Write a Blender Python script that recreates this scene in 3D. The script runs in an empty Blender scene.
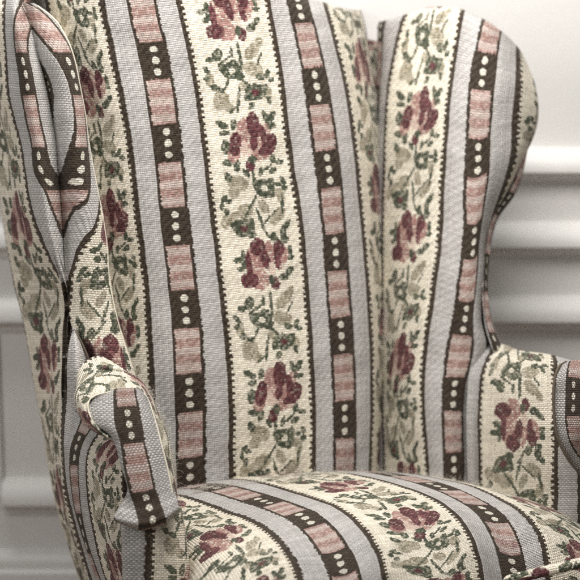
import bpy, math, random
import numpy as np
from mathutils import Vector, Matrix

random.seed(4)
RNG = np.random.default_rng(7)
SC = bpy.context.scene
COL = SC.collection
rad = math.radians

# ------------------------------------------------------------------ camera
PITCH = rad(12.0)
CAM = Vector((0.0, 0.0, 1.47))
TANH = 0.1725
D0 = 3.0
CR = Vector((1, 0, 0))
CU = Vector((0, math.sin(PITCH), math.cos(PITCH)))
CF = Vector((0, math.cos(PITCH), -math.sin(PITCH)))

cd = bpy.data.cameras.new('camera')
cam = bpy.data.objects.new('camera', cd)
COL.objects.link(cam)
cam.location = CAM
cam.rotation_euler = (math.pi/2 - PITCH, 0, 0)
cd.sensor_width = 36.0
cd.lens = 18.0/TANH
cd.clip_end = 100
cd.dof.use_dof = True
cd.dof.focus_distance = 2.76
cd.dof.aperture_fstop = 3.0
SC.camera = cam


def at(px, py, dz):
    """photograph measure (580 grid) + distance from the chair's mid plane -> world metres"""
    d = D0 + dz
    return CAM + CR*((px-290)/290*TANH*d) + CU*(-(py-290)/290*TANH*d) + CF*d


# ------------------------------------------------------------------ nodes
class S:
    """a socket that can be computed with"""
    nt = None
    def __init__(self, s): self.s = s
    def _m(self, op, *o):
        n = S.nt.nodes.new('ShaderNodeMath'); n.operation = op
        for i, a in enumerate((self,)+o):
            if isinstance(a, S): S.nt.links.new(a.s, n.inputs[i])
            else: n.inputs[i].default_value = float(a)
        return S(n.outputs[0])
    def __add__(self, o): return self._m('ADD', o)
    __radd__ = __add__
    def __sub__(self, o): return self._m('SUBTRACT', o)
    def __rsub__(self, o): return const(o)._m('SUBTRACT', self)
    def __mul__(self, o): return self._m('MULTIPLY', o)
    __rmul__ = __mul__
    def __truediv__(self, o): return self._m('DIVIDE', o)
    def lt(self, o): return self._m('LESS_THAN', o)
    def gt(self, o): return self._m('GREATER_THAN', o)
    def floor(self): return self._m('FLOOR')
    def fract(self): return self._m('FRACT')
    def abs(self): return self._m('ABSOLUTE')
    def sin(self): return self._m('SINE')
    def mod(self, o): return self._m('FLOORED_MODULO', o)
    def max(self, o): return self._m('MAXIMUM', o)
    def min(self, o): return self._m('MINIMUM', o)


def const(v):
    n = S.nt.nodes.new('ShaderNodeValue'); n.outputs[0].default_value = v
    return S(n.outputs[0])


def vec(x, y, z=0.0):
    n = S.nt.nodes.new('ShaderNodeCombineXYZ')
    for i, a in enumerate((x, y, z)):
        if isinstance(a, S): S.nt.links.new(a.s, n.inputs[i])
        else: n.inputs[i].default_value = a
    return S(n.outputs[0])


def mix(f, a, b):
    n = S.nt.nodes.new('ShaderNodeMix'); n.data_type = 'RGBA'
    for i, q in ((0, f), (6, a), (7, b)):
        if isinstance(q, S): S.nt.links.new(q.s, n.inputs[i])
        elif i == 0: n.inputs[i].default_value = q
        else: n.inputs[i].default_value = (*q, 1)
    return S(n.outputs[2])


def white(v):
    n = S.nt.nodes.new('ShaderNodeTexWhiteNoise'); n.noise_dimensions = '3D'
    S.nt.links.new(v.s, n.inputs['Vector'])
    return S(n.outputs['Value']), S(n.outputs['Color'])


def noise(v, scale, detail=2.0):
    n = S.nt.nodes.new('ShaderNodeTexNoise')
    if v is not None: S.nt.links.new(v.s, n.inputs['Vector'])
    n.inputs['Scale'].default_value = scale
    n.inputs['Detail'].default_value = detail
    return S(n.outputs['Fac'])


def ell(p, cx, cy, rx, ry, rot=0.0):
    """1 inside the ellipse"""
    n = S.nt.nodes.new('ShaderNodeMapping'); n.vector_type = 'TEXTURE'
    n.inputs['Location'].default_value = (cx, cy, 0)
    n.inputs['Rotation'].default_value = (0, 0, rad(rot))
    n.inputs['Scale'].default_value = (rx, ry, 1)
    S.nt.links.new(p.s, n.inputs['Vector'])
    l = S.nt.nodes.new('ShaderNodeVectorMath'); l.operation = 'LENGTH'
    S.nt.links.new(n.outputs[0], l.inputs[0])
    return S(l.outputs['Value']).lt(1.0)


CREAM = (.82, .76, .63)
CREAM2 = (.60, .53, .40)
GREY = (.575, .568, .552)
GREY2 = (.36, .335, .32)
BROWN = (.030, .0195, .0115)
ROSE = (.085, .022, .027)
PINK = (.42, .19, .18)
GREEN = (.042, .056, .034)
OLIVE = (.19, .165, .095)
CPINK = (.33, .19, .16)
CPALE = (.55, .46, .41)

# the woven sprig: (colour, x, y, rx, ry, turn) round the rose's middle; 0..252 holds rose one at 140, rose two at 266
A0, B0 = 0.0, 126.0
SPRIG = []
def sp(c, base, items):
    for it in items:
        x, y, rx, ry = it[:4]; r = it[4] if len(it) > 4 else 0
        SPRIG.append((c, x, base+y, rx, ry, r))
sp('o', A0, [(-15,43,9,7,20),(-12,71,8,6,-30),(21,79,9,4.5,-40),(28,62,4,3,0),(-24,78,4,6,20)])
sp('o', A0, [(8,68,4,7,-30),(26,56,5,4,20),(-32,80,4,6,0),(-20,52,5,5,0)])
sp('o', B0, [(28,82,4,5,0),(4,72,5,4,30),(-30,62,4,6,10)])
sp('p', A0, [(22,-8,4,8,20),(3,-12,5,9,10)])
sp('g', A0, [(-24,-17.5,6,2.8,30),(-12,-17,2.5,5,15),(-22,-9,4,2.3,0),(22,-22,2.3,5,-10),(29,-21,2.8,5.5,35),(29,-11.5,4,2.5,0),
             (-22.6,5,3.5,6,0),(-21,21,5,2.8,0),(-13.6,25,2.8,4.6,20),(25.6,21,2.6,3.5,0),(32,25,3.6,2.2,0),(24,33,4.2,2.3,-25),
             (10.6,33,2,4,20),(18,30,1,6,60),(1.8,38,1.3,12,0),(-24,35,3,4.2,-30),(12,50,9,7.5,20),(4,45,4,4,0),(20,44,3,4,0),(17,57,4,3,0),(33,51,2.8,2.6,0),
             (28,68,1.2,8,10),(-15,88,9,7,10),(-23,84,4,3,0),(-8,95,4,3,0),(-7,83,3,4,0),(3,82,1.2,12,-15),(-30,70,2.2,3,0),(25,-16,.9,6,10),(-5,66,.9,14,35),(8,96,.9,9,-35),(14,78,.8,9,50),(-31,57,2,4,40),(-27,60,3,1.8,0),(-34,64,2,3,0),(30,88,2,4,30),(33,44,2,3.5,-20),(27,47,2.6,1.8,0),(-5,33,2,4,-30)])
sp('o', B0, [(18,38,9,5,-45),(16,56,9,6,20),(-22,84,7,9,20),(-14,92,4,4,0),(27,30,3,5,20)])
sp('g', B0, [(-24,-7,4.4,2.3,0),(-18.6,-10,2,5,0),(-18,-2,3,3,0),(-22,2,3.5,2.2,0),(15,-27,2.8,3.8,-15),(25,-30,2.8,6,10),(26,-23,3.2,3,0),(20,-22,1,5,-40),
             (30,-11,2.3,4.2,0),(30,-4,3,2,0),(27,9,5.5,2.4,-40),(21,14,4,3,0),(-18,38,4,5.5,30),(-26,42,4,2.4,0),(-3,36,1.5,4.5,0),(5,40,1.3,12,0),(-12,44,1,8,60),
             (-6,55,9,7,0),(-14,52,4,4,0),(1,61,4,4,0),(-2,48,4,3,0),(22,64,4,2.5,20),(15,79,9.5,7,0),(7,83,4,3,0),(24,75,4,3,0),(-27,70,3,3,0),(-4,86,1.3,12,12),(-20,74,3.5,2,30),(6,68,.9,12,-40),(-12,66,.9,10,30),(30,62,2,4,30),(33,68,2.6,2,0),(-32,52,2,4,-30),(-33,60,2.6,2,0),(-12,96,.9,8,50),(28,88,2,3.5,-20),(9,92,2.4,3.4,20),(24,46,.8,6,30)])
sp('c', A0, [(12,50,3,2.6)]); sp('c', B0, [(-6,55,3,2.6)])
sp('r', A0, [(-15,88,3.6,3)]); sp('r', B0, [(15,79,3.6,3)])
sp('p', A0, [(-2.6,-5,6.5,15,5),(-15,13,5.5,6,0),(11,7,7,13,15),(15,15,9,5,-10)])
sp('p', B0, [(-7,-4,8.5,13,0),(-4,15,8.5,8.5,0),(8.5,-11,3.4,10,0),(20,-5,5.4,10,20)])
sp('r', A0, [(8.5,-15,6.8,13,0),(7,2,3.5,9,8),(-12.5,3,6.2,12,10),(18.6,-3,3.8,11,-10),(24,6,7.2,11,25),(17,12,6,4,-30),(0,26,5,6.5,10)])
sp('r', B0, [(-3,-18,8,8.5,0),(2.5,-8,4.4,14,-12),(-14,-1,2.8,13,0),(-15,14.5,9,7.6,0),(18.5,-14,5.6,8,0),(15.5,-3,3,9,0),(11.5,20,4.5,6.6,0)])
sp('k', A0, [(-4,8,3.2,8,5),(1,13,3.6,4,0)]); sp('k', B0, [(9,6,3,7,0)])
sp('g', A0, [(3.6,20,3.6,3.8)]); sp('g', B0, [(8,16,2.2,4)])
COLR = dict(o=OLIVE, g=GREEN, c=CREAM, r=ROSE, p=PINK, k=(.66,.50,.42))


SCL = dict(r=1.02, p=1.2, g=1.2, o=1.15, c=1.0, k=1.05)


def tapestry(name, foff=0.0, coff=0.0, twill=2.0, pitch=2.3, depth=1.0, mix_amt=.27, gdark=(.17, .155, .15)):
    """striped tapestry woven thread by thread; UV in woven units (one repeat of the stripes = 164)"""
    m = bpy.data.materials.new(name); m.use_nodes = True
    nt = m.node_tree; S.nt = nt
    bs = nt.nodes['Principled BSDF']
    uvn = nt.nodes.new('ShaderNodeUVMap'); uvn.uv_map = 'UVMap'
    sx = nt.nodes.new('ShaderNodeSeparateXYZ'); nt.links.new(uvn.outputs[0], sx.inputs[0])
    U0, V0 = S(sx.outputs[0])*100, S(sx.outputs[1])*100
    # irregular hand of the cloth: threads wander a little
    w1 = noise(vec(U0, V0), .035, 2) - .5
    w2 = noise(vec(U0+500, V0), .045, 2) - .5
    U = U0 + w1*2.4; V = V0 + w2*2.4
    cu = U/pitch; cv = V/pitch
    iu, iv = cu.floor(), cv.floor()
    fu, fv = cu.fract(), cv.fract()
    over = ((iu + iv)/twill).fract().lt(.499)
    r1, rc = white(vec(iu, iv, 1.0))
    rt, _ = white(vec(iu*0.0, iv, 5.0))
    rw, _ = white(vec(iu, iv*0.0, 9.0))
    r2, _ = white(vec(iu, iv, 3.0))
    # picture drawn from whole threads
    qu = (iu + .5)*pitch*.55 + U*.45 + (r1-.5)*.9
    qv = (iv + .5)*pitch*.55 + V*.45 + (r2-.5)*.9
    n = (qu/164).floor()
    x = qu - n*164
    # cream band with sprigs
    fy = (qv + n*63 + (foff-140+28+252)).mod(252) - 28
    p = vec(x-45, fy)
    col = mix((r1.gt(.80))*.45, CREAM, CREAM2)
    last = None; mask = None
    def flush(col, c, mask):
        if c == 'p':   fac = mask*(1-(r2.gt(.78))*.55)
        elif c == 'o': fac = mask*(.45 + .5*r2)
        elif c == 'g': fac = mask*(.72 + .28*(r2.gt(.25)))
        elif c == 'r': fac = mask*(.80 + .2*(r2.gt(.2)))
        else: fac = mask*.9
        base = COLR[c]
        if c == 'g':
            return mix(fac, col, mix(r1*r1, GREEN, (.115, .125, .08)))
        if c == 'r':
            return mix(fac, col, mix(r1.gt(.7), ROSE, (.15, .04, .05)))
        if c == 'p':
            return mix(fac, col, mix(r1, (.47, .28, .24), (.29, .13, .12)))
        return mix(fac, col, base)
    cnt = 0
    for (c, ex, ey, rx, ry, rot) in SPRIG:
        if last is not None and c != last:
            col = flush(col, last, mask)
            p = vec(x-45, fy, mask*1e-5); mask = None; cnt = 0
        elif cnt and cnt % 6 == 0:
            p = vec(x-45, fy, mask*1e-5)      # keeps the node program short-lived
        e = ell(p, ex, ey, rx*SCL[c]+.3, ry*SCL[c]+.3, rot)
        mask = e if mask is None else mask.max(e)
        last = c; cnt += 1
    col = flush(col, last, mask)
    # grey bands
    gr = mix(r1*.5, GREY, GREY2)
    gr = mix((rw-.5).abs()*.35, gr, (.42, .36, .32))
    isg = x.gt(90)
    col = mix(isg, col, gr)
    # chain stripe
    cx = (x-127).abs()
    cy = (qv + n*42 + (coff - 9 + 42)).mod(84) - 42
    band = ((cy.abs()-42+4.1)*(2*math.pi/16.5)).sin()
    bnd = (band*1.1+.35).max(0.0).min(1.0)
    pk = mix(bnd*(.55+.45*r2), CPINK, CPALE)
    pk = mix((r1.gt(.6))*.35, pk, (.62, .50, .46))
    brn = mix(r1*.5, BROWN, (.075, .056, .038))
    inp = cy.abs().gt(19)*(cx.lt(11.5))
    ch = mix(inp, brn, pk)
    cyb = (V + n*42 + (coff - 9 + 42)).mod(84) - 42
    byb = (cyb + 17.25).mod(11.5) - 5.75
    bead = ell(vec(U - n*164 - 127 + (r1-.5)*.9, byb + (r2-.5)*.9), 0, 0, 3.6, 3.6)*(cyb.abs().lt(17.0))
    ch = mix(bead, ch, (.68, .64, .54))
    col = mix(cx.lt(14.5), col, ch)
    # dark lines with teeth on the cream side
    dl = x.min((x-164).abs())
    tooth = ((qv/6.2).fract()).lt(.5)*2.4
    d1 = dl.lt(2.6) .max(x.lt(2.6+tooth))
    d2 = (x-90).abs().lt(2.6) .max(x.lt(90)*(x.gt(87.4-tooth)))
    dk = mix(r1*.5, (.028, .019, .0115), (.085, .06, .038))
    col = mix(d1.max(d2), col, dk)
    # warp showing between wefts, thread-to-thread difference
    warp = mix(r2, (.26, .22, .16), (.62, .56, .45))
    gdark = (gdark[0], gdark[1]*1.04, gdark[2]*1.04)
    gw = mix(r2, gdark, tuple(min(1, 1.9*c) for c in gdark))
    warp = mix(isg, warp, gw)
    bw = nt.nodes.new('ShaderNodeRGBToBW'); nt.links.new(col.s, bw.inputs[0])
    f = (1-over)*mix_amt*((S(bw.outputs[0])*1.8).min(1.0)*.85 + .15)
    col = mix(f, col, warp)
    hs = nt.nodes.new('ShaderNodeHueSaturation')
    nt.links.new(col.s, hs.inputs['Color'])
    hs.inputs['Saturation'].default_value = .93
    wear = noise(vec(U0+90, V0), .018, 3)
    nt.links.new((.80 + .20*rt + .12*rw + .08*r1 + (wear-.5)*.30).s, hs.inputs['Value'])
    col = S(hs.outputs[0])
    nt.links.new(col.s, bs.inputs['Base Color'])
    bs.inputs['Roughness'].default_value = .88
    bs.inputs['Specular IOR Level'].default_value = .15
    bs.inputs['Sheen Weight'].default_value = .06
    bs.inputs['Sheen Roughness'].default_value = .5
    bs.inputs['Sheen Tint'].default_value = (1, .97, .92, 1)
    # thread relief
    bu = 1 - (fu*2-1)*(fu*2-1); bv = 1 - (fv*2-1)*(fv*2-1)
    h = over*(bv*(.55+.45*bu)) + (1-over)*(bu*(.30+.35*bv))
    h = h*(.75+.5*r2) + noise(vec(U0, V0), .9, 1)*.35
    b = nt.nodes.new('ShaderNodeBump')
    b.inputs['Strength'].default_value = .85*depth
    b.inputs['Distance'].default_value = .0021
    nt.links.new(h.s, b.inputs['Height'])
    soft = noise(vec(U0, V0), .035, 3)
    b2 = nt.nodes.new('ShaderNodeBump')
    b2.inputs['Strength'].default_value = .5
    b2.inputs['Distance'].default_value = .014
    nt.links.new(soft.s, b2.inputs['Height'])
    nt.links.new(b2.outputs[0], b.inputs['Normal'])
    nt.links.new(b.outputs[0], bs.inputs['Normal'])
    return m


def plain(name, base, rough=.6, bump=0.0, scale=40.0, vary=.06):
    m = bpy.data.materials.new(name); m.use_nodes = True
    S.nt = m.node_tree; nt = m.node_tree
    bs = nt.nodes['Principled BSDF']
    tc = nt.nodes.new('ShaderNodeTexCoord')
    o = S(tc.outputs['Object'])
    nz = noise(o, scale, 4)
    nz2 = noise(o, scale*.12, 3)
    c = mix(nz2, tuple(b*(1-vary) for b in base), tuple(min(1, b*(1+vary)) for b in base))
    nt.links.new(c.s, bs.inputs['Base Color'])
    bs.inputs['Roughness'].default_value = rough
    if bump:
        b = nt.nodes.new('ShaderNodeBump')
        b.inputs['Strength'].default_value = bump; b.inputs['Distance'].default_value = .001
        nt.links.new(nz.s, b.inputs['Height']); nt.links.new(b.outputs[0], bs.inputs['Normal'])
    return m


M_BACK = tapestry('tapestry_twill', twill=4.0, pitch=2.15, depth=1.05, mix_amt=.30)
M_SEAT = tapestry('tapestry_seat', foff=-40.0, twill=2.0, pitch=2.2, depth=1.15, mix_amt=.36)
M_ARM = tapestry('tapestry_plain', twill=2.0, pitch=2.0, depth=1.15, mix_amt=.42, gdark=(.11, .10, .092))
M_CAP = tapestry('tapestry_coarse', twill=2.0, pitch=2.2, depth=1.3, mix_amt=.64, gdark=(.06, .053, .045))
M_WALL = plain('painted_wall', (.70, .69, .67), .5, .4, 45, .05)
M_FLOOR = plain('wooden_floor', (.16, .11, .07), .45, .3, 12, .3)
M_WOOD = plain('dark_walnut', (.06, .03, .018), .35, .2, 20, .3)
M_PIPE = plain('brown_piping', (.085, .065, .045), .9, .6, 900, .4)
M_CREAMPIPE = plain('cream_piping', (.70, .64, .52), .9, .8, 900, .15)
M_FIBRE = plain('wool_fibre', (.72, .68, .6), .9)


# ------------------------------------------------------------------ surfaces
def herm(ts, ys, t):
    """cubic through the points (finite difference slopes), straight beyond the ends"""
    ts = np.asarray(ts, float); ys = np.asarray(ys, float); t = np.asarray(t, float)
    if len(ts) == 1: return np.repeat(ys, len(t), 0)
    d = (ys[1:]-ys[:-1])/(ts[1:]-ts[:-1])[:, None]
    m = np.empty_like(ys); m[0] = d[0]; m[-1] = d[-1]
    if len(ts) > 2:
        h0 = (ts[1:-1]-ts[:-2])[:, None]; h1 = (ts[2:]-ts[1:-1])[:, None]
        m[1:-1] = (d[:-1]*h1 + d[1:]*h0)/(h0+h1)
    i = np.clip(np.searchsorted(ts, t, side='right')-1, 0, len(ts)-2)
    h = (ts[i+1]-ts[i])[:, None]; s = ((t-ts[i])/(ts[i+1]-ts[i]))[:, None]
    lo = s < 0; hi = s > 1
    sc = np.clip(s, 0, 1)
    y = (ys[i]*(1+2*sc)*(1-sc)**2 + m[i]*h*sc*(1-sc)**2 + ys[i+1]*sc*sc*(3-2*sc) + m[i+1]*h*sc*sc*(sc-1))
    y = y + np.where(lo, m[i]*h*s, 0) + np.where(hi, m[i+1]*h*(s-1), 0)
    return y


def link_mesh(name, verts, faces, mat, parent=None, smooth=True, uvs=None):
    me = bpy.data.meshes.new(name)
    me.from_pydata([tuple(v) for v in verts], [], faces)
    if uvs is not None:
        ul = me.uv_layers.new(name='UVMap')
        li = np.empty(len(me.loops), dtype=np.int32)
        me.loops.foreach_get('vertex_index', li)
        ul.data.foreach_set('uv', (np.asarray(uvs)[li]*.01).astype(np.float32).ravel())
    me.materials.append(mat)
    if smooth: me.polygons.foreach_set('use_smooth', [True]*len(me.polygons))
    me.update()
    o = bpy.data.objects.new(name, me); COL.objects.link(o)
    if parent is not None: o.parent = parent
    return o


def patch(name, cols, mat, parent, nu=80, nv=120, thick=.01, uvfree=False, lump=.0015):
    """cols: {s: [(t, px, py, dz) ...]} or (t, px, py, dz, u, v) with uvfree; stripes follow s, length follows t"""
    ss = sorted(cols)
    t0 = min(p[0] for c in cols.values() for p in c); t1 = max(p[0] for c in cols.values() for p in c)
    T = np.linspace(t0, t1, nv); Sx = np.linspace(ss[0], ss[-1], nu)
    C = []
    for s in ss:
        c = sorted(cols[s])
        ts = [p[0] for p in c]
        if uvfree: ys = [p[1:6] for p in c]
        else: ys = [(p[1], p[2], p[3], s, p[0]) for p in c]
        C.append(herm(ts, ys, np.clip(T, ts[0], ts[-1])))
    C = np.array(C)                      # ns, nv, 5
    F = np.empty((nu, nv, 5))
    for j in range(nv): F[:, j] = herm(ss, C[:, j], Sx)
    ph = RNG.uniform(0, 6.28, 8)
    verts = []; uvs = []
    for i in range(nu):
        for j in range(nv):
            px, py, dz, u, v = F[i, j]
            q = lump*(math.sin(u*.045+ph[0])*math.sin(v*.05+ph[1]) + .6*math.sin(u*.11+v*.03+ph[2])*math.sin(v*.13+ph[3]))
            verts.append(at(px, py, dz+q)); uvs.append((u, v))
    faces = []
    for i in range(nu-1):
        for j in range(nv-1):
            a = i*nv+j
            faces.append((a, a+1, a+nv+1, a+nv))
    o = link_mesh(name, verts, faces, mat, parent, True, uvs)
    # make front faces look at the viewer side, then give the cloth its padding behind
    me = o.data
    c = sum((p.center for p in me.polygons), Vector())/len(me.polygons)
    nsum = sum((p.normal*p.area for p in me.polygons), Vector())
    if nsum.dot(CAM-c) < 0: me.flip_normals()
    if thick:
        md = o.modifiers.new('padding', 'SOLIDIFY'); md.thickness = thick; md.offset = -1
    return o


def tube(name, pts, r, mat, parent, seg=12, n=120, closed=False):
    """round piping through points given as (px, py, dz)"""
    P = herm(range(len(pts)), pts, np.linspace(0, len(pts)-1, n))
    W = [at(*p) for p in P]
    verts = []; faces = []; uvs = []
    L = 0
    for i, w in enumerate(W):
        tg = (W[min(i+1, n-1)]-W[max(i-1, 0)]).normalized()
        a = tg.cross(CF).normalized(); b = tg.cross(a)
        if i: L += (w-W[i-1]).length
        tap = 1.0
        for k in range(seg):
            an = 2*math.pi*k/seg
            verts.append(w + (a*math.cos(an)+b*math.sin(an))*r*tap)
            uvs.append((k/seg*r*6.28/.0018+20, L/.0018))
    for i in range(n-1):
        for k in range(seg):
            a = i*seg+k; b = i*seg+(k+1) % seg
            faces.append((a, b, b+seg, a+seg))
    faces.append(tuple(range(seg))[::-1]); faces.append(tuple((n-1)*seg+k for k in range(seg)))
    return link_mesh(name, verts, faces, mat, parent, True, uvs)


def box(name, x0, x1, y0, y1, z0, z1, mat, parent=None):
    v = [(x, y, z) for x in (x0, x1) for y in (y0, y1) for z in (z0, z1)]
    f = [(0,1,3,2),(4,6,7,5),(0,4,5,1),(2,3,7,6),(0,2,6,4),(1,5,7,3)]
    return link_mesh(name, v, f, mat, parent, False)


# ------------------------------------------------------------------ the setting
WY = 3.60                                            # the wall's face
def wz(py):                                          # height on the wall that the photo row meets
    k = -(py-290)/290*TANH
    dr = CF + CU*k
    return CAM.z + dr.z*(WY/dr.y)
def wx(px, py=480):
    k = -(py-290)/290*TANH
    dr = CF + CU*k
    return (px-290)/290*TANH*(WY/dr.y)

def extrude_profile(name, prof, x0, x1, mat, parent=None):
    """prof: (stand-out towards the room, height), swept along the wall"""
    n = len(prof); v = []
    for x in (x0, x1):
        for (o, z) in prof: v.append((x, WY-o, z))
    f = [(i, i+1, n+i+1, n+i) for i in range(n-1)]
    o = link_mesh(name, v, f, mat, parent, True)
    o.data.set_sharp_from_angle(angle=rad(38)) if hasattr(o.data, 'set_sharp_from_angle') else None
    return o

wall = box('wall', -4, 4, WY, WY+.12, 0, 2.7, M_WALL); wall['kind'] = 'structure'
def rail(ytop, out=.044):
    zt = wz(ytop); zb = wz(ytop+19); zc = wz(ytop+33)
    pr = [(0, zt+.004), (.006, zt+.003)]
    for k in range(9):
        a = k/8*math.pi/2
        pr.append((.008+(out-.008)*math.sin(a), zb+(zt-zb)*math.cos(a)))
    pr += [(out, zb-.004), (out-.003, zb-.006), (.018, zb-.018), (.013, zc+.006), (.012, zc), (0, zc-.002)]
    return pr
for y in (149, 223, 297):
    extrude_profile('wall_moulding', rail(y), -4, 4, M_WALL, wall)
pr = [(0, wz(549))]
for k in range(7):
    a = k/6*math.pi/2; pr.append((.004+.018*math.sin(a), wz(551)+(wz(560)-wz(551))*(1-math.cos(a))))
pr += [(.022, wz(566)), (.028, wz(569)), (.028, 0)]
extrude_profile('baseboard', pr, -4, 4, M_WALL, wall)
# lower rail of the panel, ending at the stile on the left
extrude_profile('panel_moulding', [(o*.95, z) for o, z in rail(479, .046)], wx(4), 4, M_WALL, wall)
box('panel_stile', -4, wx(3), WY-.009, WY+.01, wz(497), wz(334), M_WALL, wall)

floor = box('floor', -4, 4, -1.5, WY+.1, -.1, 0, M_FLOOR); floor['kind'] = 'structure'

# ------------------------------------------------------------------ the chair
TH = rad(28)
F3 = Vector((math.sin(TH), -math.cos(TH), 0)); R3 = Vector((math.cos(TH), math.sin(TH), 0))
chair = bpy.data.objects.new('wingback_armchair', None); COL.objects.link(chair)
sc_ = at(330, 500, -.1)
chair.location = (0, 0, 0)
chair['label'] = 'wingback armchair upholstered in striped floral tapestry with roses, standing before the panelled wall'
chair['category'] = 'armchair'

# ---- backrest
def line(pts):
    ys = [p[1] for p in pts]; xs = [[p[0]] for p in pts]
    return lambda y: float(herm(ys, xs, [y])[0][0])
LB = line([(94,-60),(102,0),(119,83),(133,166),(136,200),(147,290),(152,383),(157,480)])
LC1 = line([(132,-60),(142,0),(157,66),(168,145),(176,228),(186,314),(190,400),(190,480)])
LC = line([(170,-60),(178,0),(193,69),(209,190),(221,290),(230,383),(231,480)])
LD = line([(259,-60),(268,0),(279,60),(293,172),(298,200),(307,290),(313,383),(314,475)])
LK = line([(284,-60),(297,0),(309,45),(321,114),(329,172),(338,290),(344,383),(345,420),(345,475)])
LE = line([(308,-60),(324,0),(342,69),(355,148),(359,190),(368,290),(372,383),(370,470)])
def backcol(fn, dx, dz, sh=0.0):
    c = []
    for v in (-75, -40, 0, 40, 80, 120, 170, 220, 270, 320, 370, 420, 470, 530):
        y = v
        for _ in range(3): y = v - .10*(fn(y)+dx-250) + sh*0
        top = max(0, (18-y))/60.0
        d = dz + .00017*(y-240)
        c.append((v, fn(y)+dx, y, d))
    return c
cols = {}
cols[-186] = backcol(LB, -72, .16)
cols[-164] = backcol(LB, -56, .065)
cols[-119] = backcol(LB, -31, .0)
cols[-74] = backcol(LB, 0, -.028)
cols[-37] = backcol(LC1, 0, -.030)
cols[0] = backcol(LC, 0, -.018)
cols[45] = backcol(lambda y: (LC(y)+LD(y))/2+1, 0, .0)
cols[90] = backcol(LD, 0, .030)
cols[127] = backcol(LK, 0, .062)
cols[164] = backcol(LE, 0, .122)
cols[209] = backcol(lambda y: LE(y)+20-max(0, y-150)*.03, 0, .27)
cols[254] = backcol(lambda y: LE(y)+30-max(0, y-150)*.03, 0, .38)
# the top edge rolls over and falls to the right, where the back meets the wing
for u in (127, 164, 209, 254):
    topy = {127: -12, 164: 1, 209: 8, 254: 8}[u]
    c = cols[u]; new = []
    for (v, px, py, dz) in c:
        if py < topy+26:
            k = (topy+26-py)
            py2 = topy + 26*math.exp(-k/26.0) if k < 70 else topy + 26*math.exp(-70/26.0)
            dz = dz + (k*k)*.000022
            px = px + k*.0
            py = py2
            px = {127: LK, 164: LE, 209: lambda y: LE(y)+22, 254: lambda y: LE(y)+34}[u](py)
        new.append((v, px, py, dz))
    cols[u] = new
back = patch('backrest', cols, M_BACK, chair, 150, 170, .02)
# rear side of the back, a plain drop of the same cloth
rc = {}
for s, px, dz in ((-164, 12, .22), (-40, 100, .24), (90, 250, .30), (240, 400, .42)):
    rc[s] = [(-60, px-4, -20+.16*px, dz), (100, px+8, 100, dz+.02), (300, px+26, 300, dz+.03), (540, px+84, 540, dz+.03)]
patch('rear_panel', rc, M_BACK, back, 40, 40, .02)

# ---- right wing (far one)
wing_r = {
 -45: [(-30,400,40,.40),(10,384,28,.36),(40,379,22,.34),(95,377,66,.36),(210,374,183,.36),(330,374,305,.36),(410,374,380,.36),(520,376,490,.36),(590,376,560,.36)],
 -15: [(-30,408,32,.38),(10,397,24,.30),(40,391,19,.26),(95,384,68,.28),(210,378,183,.285),(330,377,305,.285),(410,377,380,.285),(520,379,490,.285),(590,379,560,.285)],
 0:   [(-30,414,28,.36),(10,410,19,.28),(40,405,15,.235),(95,391,68,.25),(210,383,183,.255),(330,382,305,.26),(410,382,380,.26),(520,384,490,.265),(590,384,560,.265)],
 45:  [(-30,438,24,.32),(10,437,10,.24),(38,432,8,.19),(95,422,68,.18),(140,417,115,.18),(210,412,181,.185),(266,407,238,.19),(330,403,300,.195),(392,396,360,.21),(520,403,490,.22),(590,403,560,.22)],
 90:  [(-30,468,30,.30),(10,465,13,.21),(38,463,11,.14),(95,453,70,.12),(210,443,180,.12),(266,440,240,.125),(330,433,295,.13),(410,423,376,.15),(520,428,480,.16),(590,428,550,.16)],
 127: [(-30,494,44,.28),(10,494,27,.19),(40,493,27,.12),(93,483,72,.08),(177,478,159,.075),(261,474,242,.08),(345,465,319,.10),(429,454,394,.12),(513,454,470,.13),(590,454,548,.13)],
 150: [(-30,508,54,.27),(20,508,38,.17),(50,507,38,.12),(93,504,75,.075),(150,499,128,.066),(200,496,172,.07),(240,487,212,.085),(270,482,240,.09),(300,481,270,.095),(345,477,319,.10),(372,480,343,.105),(429,470,394,.12),(513,470,470,.13),(590,470,548,.13)],
 166: [(-30,518,64,.27),(30,520,50,.17),(60,520,54,.12),(93,520,80,.085),(135,518,114,.075),(190,513,166,.08),(235,494,217,.105),(265,487,245,.125),(300,485,275,.13),(345,483,322,.135),(372,488,343,.125),(429,478,394,.14),(513,478,470,.14),(590,478,548,.14)],
 185: [(-30,528,84,.28),(40,528,68,.20),(80,534,82,.14),(110,537,104,.125),(135,536,122,.125),(190,521,164,.13),(235,499,212,.15),(265,489,245,.17),(300,487,275,.18),(345,486,322,.18),(372,490,345,.17),(429,482,394,.18),(513,482,470,.18),(590,482,548,.18)],
 215: [(-30,520,90,.36),(40,524,85,.30),(80,529,92,.28),(110,531,110,.28),(135,530,125,.28),(190,516,166,.28),(235,495,212,.28),(265,486,245,.28),(300,484,275,.28),(345,483,322,.28),(372,484,345,.28),(429,480,394,.28),(513,480,470,.28),(590,480,548,.28)],
}
for u_, k_ in ((127, .0), (150, .012), (166, .035), (185, .05)):
    wing_r[u_] = [(t, x, y, d + k_*min(1, max(0, (345-t)/60))) for (t, x, y, d) in wing_r[u_]]
for u_, k_ in ((150, .02), (166, .06), (185, .08)):
    wing_r[u_] = [(t, x, y, d + k_*min(1, max(0, (t-380)/40))) for (t, x, y, d) in wing_r[u_]]
wr = patch('wing', wing_r, M_BACK, chair, 150, 170, .012)
wr['label'] = 'far wing of the chair, its inner face open towards the viewer'
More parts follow.
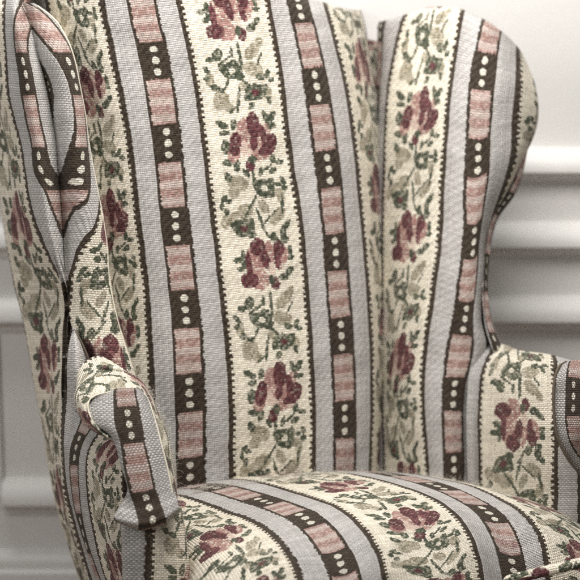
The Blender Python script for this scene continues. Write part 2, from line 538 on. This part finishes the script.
# outer cloth of the far wing showing past the edge
oc = {
 108: [(0,530,110,.20),(60,512,180,.17),(120,488,220,.14),(160,484,255,.135),(205,483,300,.12),(240,486,330,.105),(262,492,350,.10)],
 127: [(0,534,112,.20),(60,518,182,.165),(120,494,220,.135),(160,487.5,255,.13),(205,486.5,300,.115),(240,491,330,.10),(262,499,350,.095)],
 146: [(0,534,116,.24),(60,519,186,.21),(120,496,224,.18),(160,489,258,.17),(205,488.5,300,.155),(240,496,332,.14),(262,505,352,.13)],
 170: [(0,528,120,.34),(60,512,186,.32),(120,490,224,.30),(160,485,258,.30),(205,485,300,.30),(240,489,332,.28),(262,495,354,.27)],
}
patch('outer_panel', oc, M_BACK, wr, 30, 80, .008)

# ---- right arm (far one): inner face, rolled top, front scroll
arm_r = {
 -22: [(130,467,560,.108),(210,467,475,.105),(297,467,394,.106),(320,469,372,.112),(343,474,352,.14),(375,476,354,.22)],
 -11: [(130,474,560,.105),(210,474,475,.100),(297,474,394,.100),(320,476,372,.105),(343,485,348,.125),(375,487,352,.21)],
 0:   [(130,480,560,.13),(208,480,483,.11),(297,480,394,.098),(322,483,369,.10),(346,494,346,.12),(378,496,350,.21)],
 45:  [(130,516,560,.04),(200,516,490,.02),(266,516,425,-.005),(320,516,372,.0),(342,519,355,.02),(356,521,351,.05),(392,522,356,.16)],
 90:  [(130,556,560,-.05),(180,556,508,-.06),(250,556,440,-.085),(320,556,378,-.08),(345,555,361,-.06),(358,554,356,-.03),(392,552,360,.08)],
 115: [(130,580,560,-.1),(180,580,508,-.11),(250,580,440,-.13),(320,580,384,-.13),(345,578,366,-.11),(358,576,362,-.08),(392,572,366,.03)],
 160: [(130,622,560,-.19),(180,622,508,-.2),(250,622,440,-.22),(320,622,390,-.22),(345,620,376,-.2),(358,618,372,-.17),(392,610,376,-.06)],
}
ar = patch('armrest', arm_r, M_ARM, chair, 110, 110, .02)
ar['label'] = 'far armrest with a large rose on its inner face'
scr = {
 98:  [(40,566,366,-.10),(56,562,365,-.155),(66,557,373,-.17),(93,555,396,-.175),(120,556,424,-.175),(140,561,444,-.175),(160,572,462,-.17),(185,590,480,-.165)],
 113: [(40,570,363,-.10),(56,569,362,-.175),(66,567,370,-.195),(93,566,396,-.20),(120,566,424,-.20),(140,570,442,-.20),(160,580,458,-.19),(185,598,474,-.18)],
 127: [(40,577,362,-.11),(56,577,361,-.185),(66,575,370,-.205),(93,573.5,396,-.212),(120,574,424,-.212),(140,578,441,-.21),(160,588,455,-.20),(185,606,468,-.19)],
 141: [(40,585,363,-.12),(56,585,362,-.19),(66,583,371,-.21),(93,581.5,396,-.22),(120,582,424,-.22),(140,586,440,-.215),(160,596,452,-.205),(185,614,462,-.195)],
 164: [(40,606,368,-.13),(56,606,368,-.19),(66,606,376,-.21),(93,606,400,-.22),(120,608,424,-.22),(140,610,438,-.215),(160,615,446,-.205),(185,625,452,-.195)],
}
patch('front_scroll', scr, M_CAP, ar, 60, 90, .03)
tube('piping', [(566,362,-.13),(559,367,-.165),(554.5,380,-.178),(553.5,400,-.182),(555,425,-.182),(560,444,-.182),(571,463,-.178),(588,481,-.172),(610,492,-.165)], .0023, M_PIPE, ar)

# ---- seat cushion
def sdz(v, u):
    return float(herm([-200,-120,-33,51,93,135,177,219,261,300,340,420], [[x] for x in (.16,.07,-.07,-.20,-.265,-.325,-.38,-.42,-.445,-.455,-.46,-.46)], [v])[0][0]) + .00080*(u+37)
raw = {
 -160: [(-33,150,530),(51,160,556),(93,168,575),(135,176,592),(177,182,606),(219,186,624),(261,190,650)],
 -145: [(-33,146,512),(51,168,536),(93,184,551),(135,198,566),(177,208,584),(219,216,606),(261,222,630)],
 -119: [(-33,150,503),(51,190,523),(93,209,532),(135,227,545),(177,241,562),(219,251,584),(261,257,610)],
 -74: [(-33,178,495),(51,229,512),(93,249,519),(135,268,530),(177,284,546),(219,296,566),(261,303,592)],
 -37: [(-33,210,487),(51,264,501),(93,284,508),(135,305,518),(177,326,538),(219,341,564),(261,349,592)],
 0:   [(-33,245,480),(51,296,493),(93,318,500),(135,338,508),(177,358,524),(219,373,544),(261,382,567),(300,386,592)],
 45:  [(-33,290,475),(51,340,486),(93,362,493),(135,384,503),(177,407,520),(219,424,542),(261,434,567),(300,440,592)],
 90:  [(-33,332,472),(51,380,480),(93,404,487),(135,426,495),(177,448,508),(219,465,526),(261,476,550),(300,482,577)],
 127: [(-33,366,471.5),(51,412,479),(93,437,486),(135,463,497),(177,489,513),(219,505,538),(261,514,571),(300,518,602)],
 164: [(-33,398,473),(51,446,480),(93,471,486),(135,498,498),(177,521,512),(219,538,533),(261,546,562),(300,549,592)],
 209: [(-33,440,479),(51,488,488),(93,513,496),(135,540,507),(177,562,521),(219,578,543),(261,588,572),(300,592,604)],
 254: [(-33,480,488),(51,528,500),(93,555,510),(135,580,524),(177,602,543),(219,617,568),(261,626,600),(300,630,634)],
 300: [(-33,520,506),(51,568,522),(93,595,536),(135,620,556),(177,640,580),(219,654,610),(261,662,645),(300,666,680)],
}
cols = {}
for u, pts in raw.items():
    c = []
    v0, x0, y0 = pts[0]
    k = .3 if u < -100 else 1
    c.append((-200, x0-78*k, y0+34, sdz(-200, u))); c.append((-120, x0-42*k, y0+5, sdz(-120, u)))
    for (v, px, py) in pts: c.append((v, px, py, sdz(v, u)+(.10 if u == -160 else .03 if u == -145 else 0)))
    vl, xl, yl = pts[-1]
    c.append((vl+50, xl+3, yl+48, sdz(vl+50, u))); c.append((vl+90, xl-2, yl+84, sdz(vl+90, u)+.02))
    cols[u] = c
seat = patch('seat_cushion', cols, M_SEAT, chair, 170, 170, .02, lump=.002)
tube('piping', [(470,600,-.30),(490,588,-.315),(507,581,-.325),(535,573.5,-.33),(560,568,-.325),(580,563,-.315),(610,560,-.30),(640,562,-.28)], .0085, M_SEAT, seat)

# ---- left wing (near one)
def vy(y): return 9+.884*(y-74) if y < 400 else 297+(y-400)*1.04
SIL = line([(-52,-60),(-40,0),(-27,60),(-18,100),(-8,150),(-1,190),(3,225),(10,264),(15,290),(21,312),(27,343),(33,380),(41,421),(48,464),(54,497),(62,526),(79,578),(96,625)])
L1 = line([(14,-40),(6,-5),(4,14),(6,52),(9,97),(21,145),(30,203),(45,249),(56,270),(66,289),(68,305),(66,322),(65,353),(64,390),(62,449),(65,485),(70,510),(78,535),(88,573),(100,620)])
SEAM = line([(40,-40),(26,0),(28,17),(33,34),(40,57),(48,78),(52,97),(53,114),(56,130),(57.5,163),(60,192),(63,235),(65.5,280),(69,300)])
def us(y): return float(herm([-40,8,20,40,62,90,112,130,163,192,235,262,287,310], [[116],[122],[134],[150],[165],[170],[166],[161],[149],[133],[114],[103],[93],[90]], [y])[0][0])
rows = [-50,-20,6,30,52,74,97,120,145,169,192,213,235,262,289,310]
low = [330,353,390,420,449,485,510,535,573,620]
c0, c1, c2, c3, c4, c5 = [], [], [], [], [], []
for y in rows+low:
    v = vy(y); s = SIL(y); l = L1(y)
    up = max(0, 12-y)*.004 if y < 12 else 0
    c0.append((y, s+14, y, .24, -50, v)); c1.append((y, s, y, .10, 0, v))
    c2.append((y, s+(l-s)*.50, y, .02+up*.5, 45, v)); c3.append((y, l, y, -.075+up, 90, v))
    if y <= 310:
        sm = SEAM(y); u = us(y)
        if y < 300:
            mx = l+(sm-l)*(.47 if y < 170 else .5); um = 127 if y < 180 else 90+(u-90)*.5
            um = min(um, 90+(u-90)*.6)
            if 35 < y < 180: um = 127
            bulge = .034*min(1, (sm-l)/22)
            c4.append((y, mx, y, -.10-bulge+up, um, v))
            c5.append((y, sm, y, -.095+up+.006*min(1, (sm-l)/20), u, v))
        else:
            c4.append((y, l+1.5, y, -.08, 91, v)); c5.append((y, l+3, y, -.05, 93, v))
    elif y < 400:
        c4.append((y, l+2, y, -.078, 92, v)); c5.append((y, l+4, y, -.04, 96, v))
    else:
        c4.append((y, l+5, y, -.07, 96, v)); c5.append((y, l+9, y, -.02, 100, v))
wl = patch('wing', {0: c0, 1: c1, 2: c2, 3: c3, 3.6: c4, 4.2: c5}, M_ARM, chair, 130, 230, .008, uvfree=True, lump=.001)
wl['label'] = 'near wing of the chair, seen from outside with its folded front edge'
RIM = line([(24,-6),(34,3),(49,13),(60,26),(68,40),(75,60),(79,79),(85.5,114),(89.5,145),(98,190),(107,242),(110,280),(119,324),(133,369),(146,410)])
SM2 = line([(12,-6),(22,3),(27,13),(31,26),(33,40),(37.5,60),(44.5,78),(49,97),(50.5,114),(54,130),(57.5,163),(60,192),(63,235),(65.5,280),(68,300),(71,324),(80,345),(94,369),(104,410)])
d0, d1, d2, d3, d4 = [], [], [], [], []
ry = [3,13,26,40,60,79,97,114,130,145,163,190,213,242,262,280,300,324,345,369,410]
for y in ry:
    sm = SM2(y); r = RIM(y); v = vy(y)
    u0 = us(y) if y < 287 else float(herm([287,324,345,369,410], [[93],[84],[72],[62],[50]], [y])[0][0])
    ur = float(herm([3,79,114,145,190,242,280,324,369,410], [[99],[114],[111],[106],[95],[58],[44],[30],[14],[4]], [y])[0][0])
    um = float(herm([3,79,114,165,195,242,280,324,369,410], [[111],[136],[137],[125],[114],[80],[60],[46],[34],[24]], [y])[0][0])
    k = min(1, max(.15, (y-0)/50.0))
    um0 = u0+(um-u0)*.45
    bul = .044*k*(1-.5*max(0, min(1, (y-200)/100)))
    d0.append((y, sm, y+(0), -.09, u0, v))
    d1.append((y, sm+(r-sm)*.28, y-1, -.09-bul*.8, um0, v))
    d2.append((y, sm+(r-sm)*.74, y, -.09-bul, um, v))
    d3.append((y, r, y, -.085-.012*k, ur, v))
    d4.append((y, r-7, y+2, .03, ur-40, v))
patch('folded_edge', {0: d0, .3: d1, .72: d2, 1: d3, 1.5: d4}, M_ARM, wl, 90, 170, .006, uvfree=True, lump=.001)
tube('piping', [(RIM(y)-.6, y, -.099) for y in range(6, 372, 14)], .0014, M_CREAMPIPE, wl, n=120)
# small pale gusset where wing and arm meet
g = {
 96:  [(0,73,328,-.10),(15,69,344,-.115),(32,67,362,-.12),(52,67,384,-.11),(80,67,412,-.09)],
 102: [(0,74,327,-.105),(15,76,343,-.135),(32,77,362,-.145),(52,77,384,-.14),(80,78,412,-.12)],
 109: [(0,75,329,-.10),(15,83,346,-.115),(32,88,364,-.115),(52,89,384,-.10),(80,90,412,-.08)],
}
patch('gusset', g, M_ARM, wl, 24, 30, .004)
tube('piping', [(74,330,-.108),(79,338,-.116),(84,348,-.12),(88.5,360,-.12),(90,374,-.12)], .0020, M_PIPE, wl, n=50)

# ---- left arm (near one)
op = {
 84:  [(40,63,390,-.05),(93,60,447,-.05),(140,63,495,-.05),(177,72,530,-.05),(220,87,575,-.05),(262,106,620,-.05)],
 90:  [(40,66,390,-.085),(93,63,447,-.09),(140,68,497,-.09),(177,77,532,-.09),(220,90,575,-.09),(262,108,620,-.09)],
 108: [(40,82,400,-.12),(65,77,422,-.125),(93,69,447,-.125),(140,71,497,-.125),(177,80,532,-.125),(220,96,577,-.125),(262,114,622,-.12)],
 127: [(40,96,408,-.15),(65,85,427,-.155),(93,76,447,-.155),(140,76,495,-.155),(177,83,533,-.155),(220,97,580,-.155),(262,119,624,-.15)],
 148: [(40,106,414,-.17),(65,93,431,-.18),(93,83,450,-.18),(140,82,497,-.18),(177,88,535,-.18),(220,103,580,-.18),(262,124,626,-.175)],
 164: [(40,113,416,-.18),(65,98,434,-.19),(93,88,452,-.20),(140,88,497,-.20),(177,94,533,-.20),(220,106,580,-.20),(262,128,626,-.195)],
 209: [(40,135,425,-.23),(65,118,438,-.25),(80,108,450,-.26),(140,104,510,-.26),(177,109,545,-.26),(220,121,588,-.26),(262,142,630,-.255)],
 254: [(40,150,430,-.28),(65,140,440,-.30),(80,130,452,-.31),(140,125,510,-.31),(177,127,545,-.31),(220,138,588,-.31),(262,158,630,-.305)],
}
al = patch('armrest', op, M_ARM, chair, 110, 120, .015)
al['label'] = 'near armrest ending in a hanging scroll of coarse cloth'
def lean(y): return float(herm([383,395,410,425,445,470,495,515,527], [[.05],[.028],[.012],[0],[-.01],[-.02],[-.03],[-.036],[-.04]], [y])[0][0])
OUT = [(104,437),(92,430),(82,420),(76,407),(75,395),(80,385),(89,377),(109,370),(132,375),(147,388),(159,413),(170,444),(176,483),(178.5,509)]
INN = [(108,437),(99,429),(91,418),(88,408),(89,401),(93,397),(100,394),(117,391),(136,391),(146,396),(153,413),(161,442),(168,470),(174,500)]
roll = {0: [], 1: [], 2: [], 2.6: [], 3.6: [], 5: []}
lens = 0
for i, (o, q) in enumerate(zip(OUT, INN)):
    t = i
    if i: lens += math.hypot(OUT[i][0]-OUT[i-1][0], OUT[i][1]-OUT[i-1][1])
    ic = ((o[0]*.0+q[0]), q[1])
    mid = (o[0]*.55+q[0]*.45, o[1]*.55+q[1]*.45)
    u0, du = 6.0, 1
    roll[0].append((t, q[0]+(2 if i < 8 else -2), q[1]+1, -.385+lean(q[1]), 16-4, lens+250))
    roll[1].append((t, q[0], q[1], -.397+lean(q[1]), 20, lens+250))
    roll[2].append((t, mid[0], mid[1], -.393+lean(mid[1]), 34, lens+250))
    roll[2.6].append((t, o[0], o[1], -.365+lean(o[1])*.7, 52, lens+250))
    wgt = min(1, max(0, (403-o[1])/22)) if i < 8 else .45
    roll[3.6].append((t, o[0]+(120-o[0])*.05-2*wgt, o[1]+(430-o[1])*.04-5*wgt, -.30, 66, lens+250))
    roll[5].append((t, o[0]+(120-o[0])*.10-9*wgt, o[1]+(430-o[1])*.10-20*wgt, -.12, 88, lens+250))
patch('arm_roll', roll, M_ARM, al, 80, 170, .004, uvfree=True, lump=.0008)
tube('piping', [(q[0], q[1], -.401+lean(q[1])) for q in INN[2:]], .0010, M_CREAMPIPE, al, n=160)
cap_rows = {
 44: [(100,392,103),(115,389,113),(125,388,127),(136,388,141),(141,390,150),(145,394,158)],
 57: [(95,397,98),(114,393,113),(125,392,127),(136,392,141),(143,394,150),(148,398,159)],
 75: [(88,409,92),(114,408,113),(127,407,127),(139,406,141),(147,406,152),(153,409,162)],
 93: [(94,423,94),(116,426,113),(129,424,127),(142,423,141),(151,422,152),(158,424,161)],
 111: [(111,437,107),(121,443,113),(133,442,127),(145,441,141),(154,440,151),(163,441,160)],
 135: [(121,467,110),(125,470,113),(138,469,127),(151,467,141),(160,465,151),(168,464,159)],
 159: [(127,492,110),(131,494,113),(145,492,127),(156,489,141),(165,486,151),(173,484,158)],
 172: [(121,504,102),(135,506,113),(148,503,127),(160,500,141),(168,496,150),(176,494,158)],
 184: [(115,514,94),(138,518,113),(151,515,127),(163,511,141),(171,507,150),(178,503,158)],
 192: [(114,520,90),(139,526,113),(153,524,127),(166,519,141),(173,514,150),(179,509,158)],
 198: [(118,523,88),(139,530,113),(153,528,127),(166,523,141),(172,518,150),(178,513,158)],
}
cdz = [-.392, -.410, -.416, -.414, -.408, -.398]
cc = {k: [] for k in range(6)}
for v, r in cap_rows.items():
    for k, (px, py, u) in enumerate(r):
        e = 0
        if v == 44: e = .008
        if v == 198: e = .025
        if v in (184, 192): e = -.008
        cc[k].append((v, px, py, cdz[k]+e+lean(py), u, v))
patch('front_scroll', cc, M_CAP, al, 90, 150, .012, uvfree=True, lump=.0006)
post = {
 128: [(0,126,512,-.27),(40,127,550,-.27),(110,130,620,-.27)],
 140: [(0,120,515,-.36),(40,121,550,-.36),(110,124,620,-.36)],
 152: [(0,134,512,-.378),(40,133,550,-.38),(110,134,620,-.38)],
 164: [(0,150,512,-.385),(40,149,550,-.388),(110,146,620,-.388)],
 186: [(0,168,510,-.378),(40,171,550,-.382),(110,172,620,-.382)],
 204: [(0,180,508,-.345),(40,186,550,-.345),(110,189,620,-.345)],
 240: [(0,176,506,-.24),(40,182,550,-.24),(110,186,620,-.24)],
}
post = {k: [(t, x, y, d-.022) for (t, x, y, d) in c] for k, c in post.items()}
patch('front_post', post, M_CAP, al, 70, 70, .006)

# loose wool hairs standing off the worn edges
def hairs(name, edge, n, parent, length=(6, 16)):
    verts = []; faces = []
    for _ in range(n):
        t = random.random()*(len(edge)-1)
        p = herm(range(len(edge)), edge, [t])[0]
        L = random.uniform(*length); a = random.uniform(-math.pi, 0) if random.random() < .8 else random.uniform(0, 6.28)
        cur = random.uniform(-1.6, 1.6); x, y, z = p[0]+random.uniform(-2, 2), p[1]+random.uniform(0, 3), p[2]
        prev = None
        for k in range(9):
            w = at(x, y, z)
            r = .00024*(1-k/11)
            base = len(verts)
            for q in range(3):
                an = q*2.094
                verts.append(w+CR*(r*math.cos(an))+CU*(r*math.sin(an)))
            if prev is not None:
                for q in range(3):
                    faces.append((prev+q, prev+(q+1) % 3, base+(q+1) % 3, base+q))
            prev = base
            x += math.cos(a)*L/8; y += math.sin(a)*L/8; z += random.uniform(-.002, .001); a += cur/8+random.uniform(-.25, .25)
    o = link_mesh(name, verts, faces, M_FIBRE, parent)
    o['kind'] = 'stuff'
    return o
hairs('loose_fibres', [(190,492,-.11),(215,486,-.10),(260,479.5,-.08),(310,474,-.05),(350,472,-.02),(400,474,.02),(450,481,.03),(490,489,.05),(540,504,.06)], 900, seat, (2, 11))
hairs('loose_fibres', [(148,388,-.38),(159,413,-.38),(169,440,-.38),(175,475,-.37),(179,505,-.36),(181,535,-.36)], 380, al, (2, 11))

# ---- what carries the chair (below the picture)
def chair_box(name, s0, s1, w0, w1, z0, z1, mat, taper=1.0):
    o3 = at(330, 500, -.1); o3 = Vector((o3.x, o3.y, 0))
    v = []
    for z, k in ((z0, taper), (z1, 1.0)):
        cs, cw = (s0+s1)/2, (w0+w1)/2
        for (a, b) in ((s0, w0), (s1, w0), (s1, w1), (s0, w1)):
            v.append(o3 + F3*(cs+(a-cs)*k) + R3*(cw+(b-cw)*k) + Vector((0, 0, z)))
    f = [(3,2,1,0),(4,5,6,7),(0,1,5,4),(1,2,6,5),(2,3,7,6),(3,0,4,7)]
    return link_mesh(name, v, f, mat, chair, False)
zt = at(330, 640, -.3).z
chair_box('seat_frame', -.32, .22, -.30, .27, .20, max(.26, zt-.08), M_PIPE)
for (s, w) in ((-.29, -.27), (.17, -.27), (.17, .22), (-.29, .22)):
    chair_box('leg', s, s+.05, w, w+.05, 0, .20, M_WOOD, .6)

# ------------------------------------------------------------------ light
def area(name, loc, target, size, energy, color=(1, 1, 1), sy=None):
    l = bpy.data.lights.new(name, 'AREA'); l.energy = energy; l.size = size; l.color = color
    if sy: l.shape = 'RECTANGLE'; l.size_y = sy
    o = bpy.data.objects.new(name, l); COL.objects.link(o)
    o.location = loc
    o.rotation_euler = (Vector(target)-Vector(loc)).to_track_quat('-Z', 'Y').to_euler()
    return o
area('ceiling_softbox', (.22, 2.25, 2.4), (.08, 2.95, .8),   .7, 37, (1, .965, .92))
area('wall_fill', (-.5, 3.0, 2.6), (-.45, 3.35, .5), 1.5, 18, (1, .98, .95), .5)  # unseen fill, added overhead to whiten the moulding ledges
area('left_fill', (-2.2, .9, 2.0), (0, 2.9, .8), 1.3, 34, (1, .98, .96))  # added fill from the left for wall and near wing, no known window
area('front_light', (1.3, .5, 2.0), (.1, 2.9, .75), .9, 9, (1, .97, .93))

w = bpy.data.worlds.new('World'); SC.world = w; w.use_nodes = True
w.node_tree.nodes['Background'].inputs[0].default_value = (1, .97, .93, 1)
w.node_tree.nodes['Background'].inputs[1].default_value = .17

SC.view_settings.view_transform = 'Standard'
SC.view_settings.look = 'None'
SC.view_settings.exposure = .12
SC.view_settings.gamma = 1
SC.render.engine = 'CYCLES'
SC.cycles.use_denoising = False
SC.cycles.max_bounces = 5
SC.cycles.diffuse_bounces = 3
SC.cycles.use_adaptive_sampling = True
SC.cycles.adaptive_threshold = .03
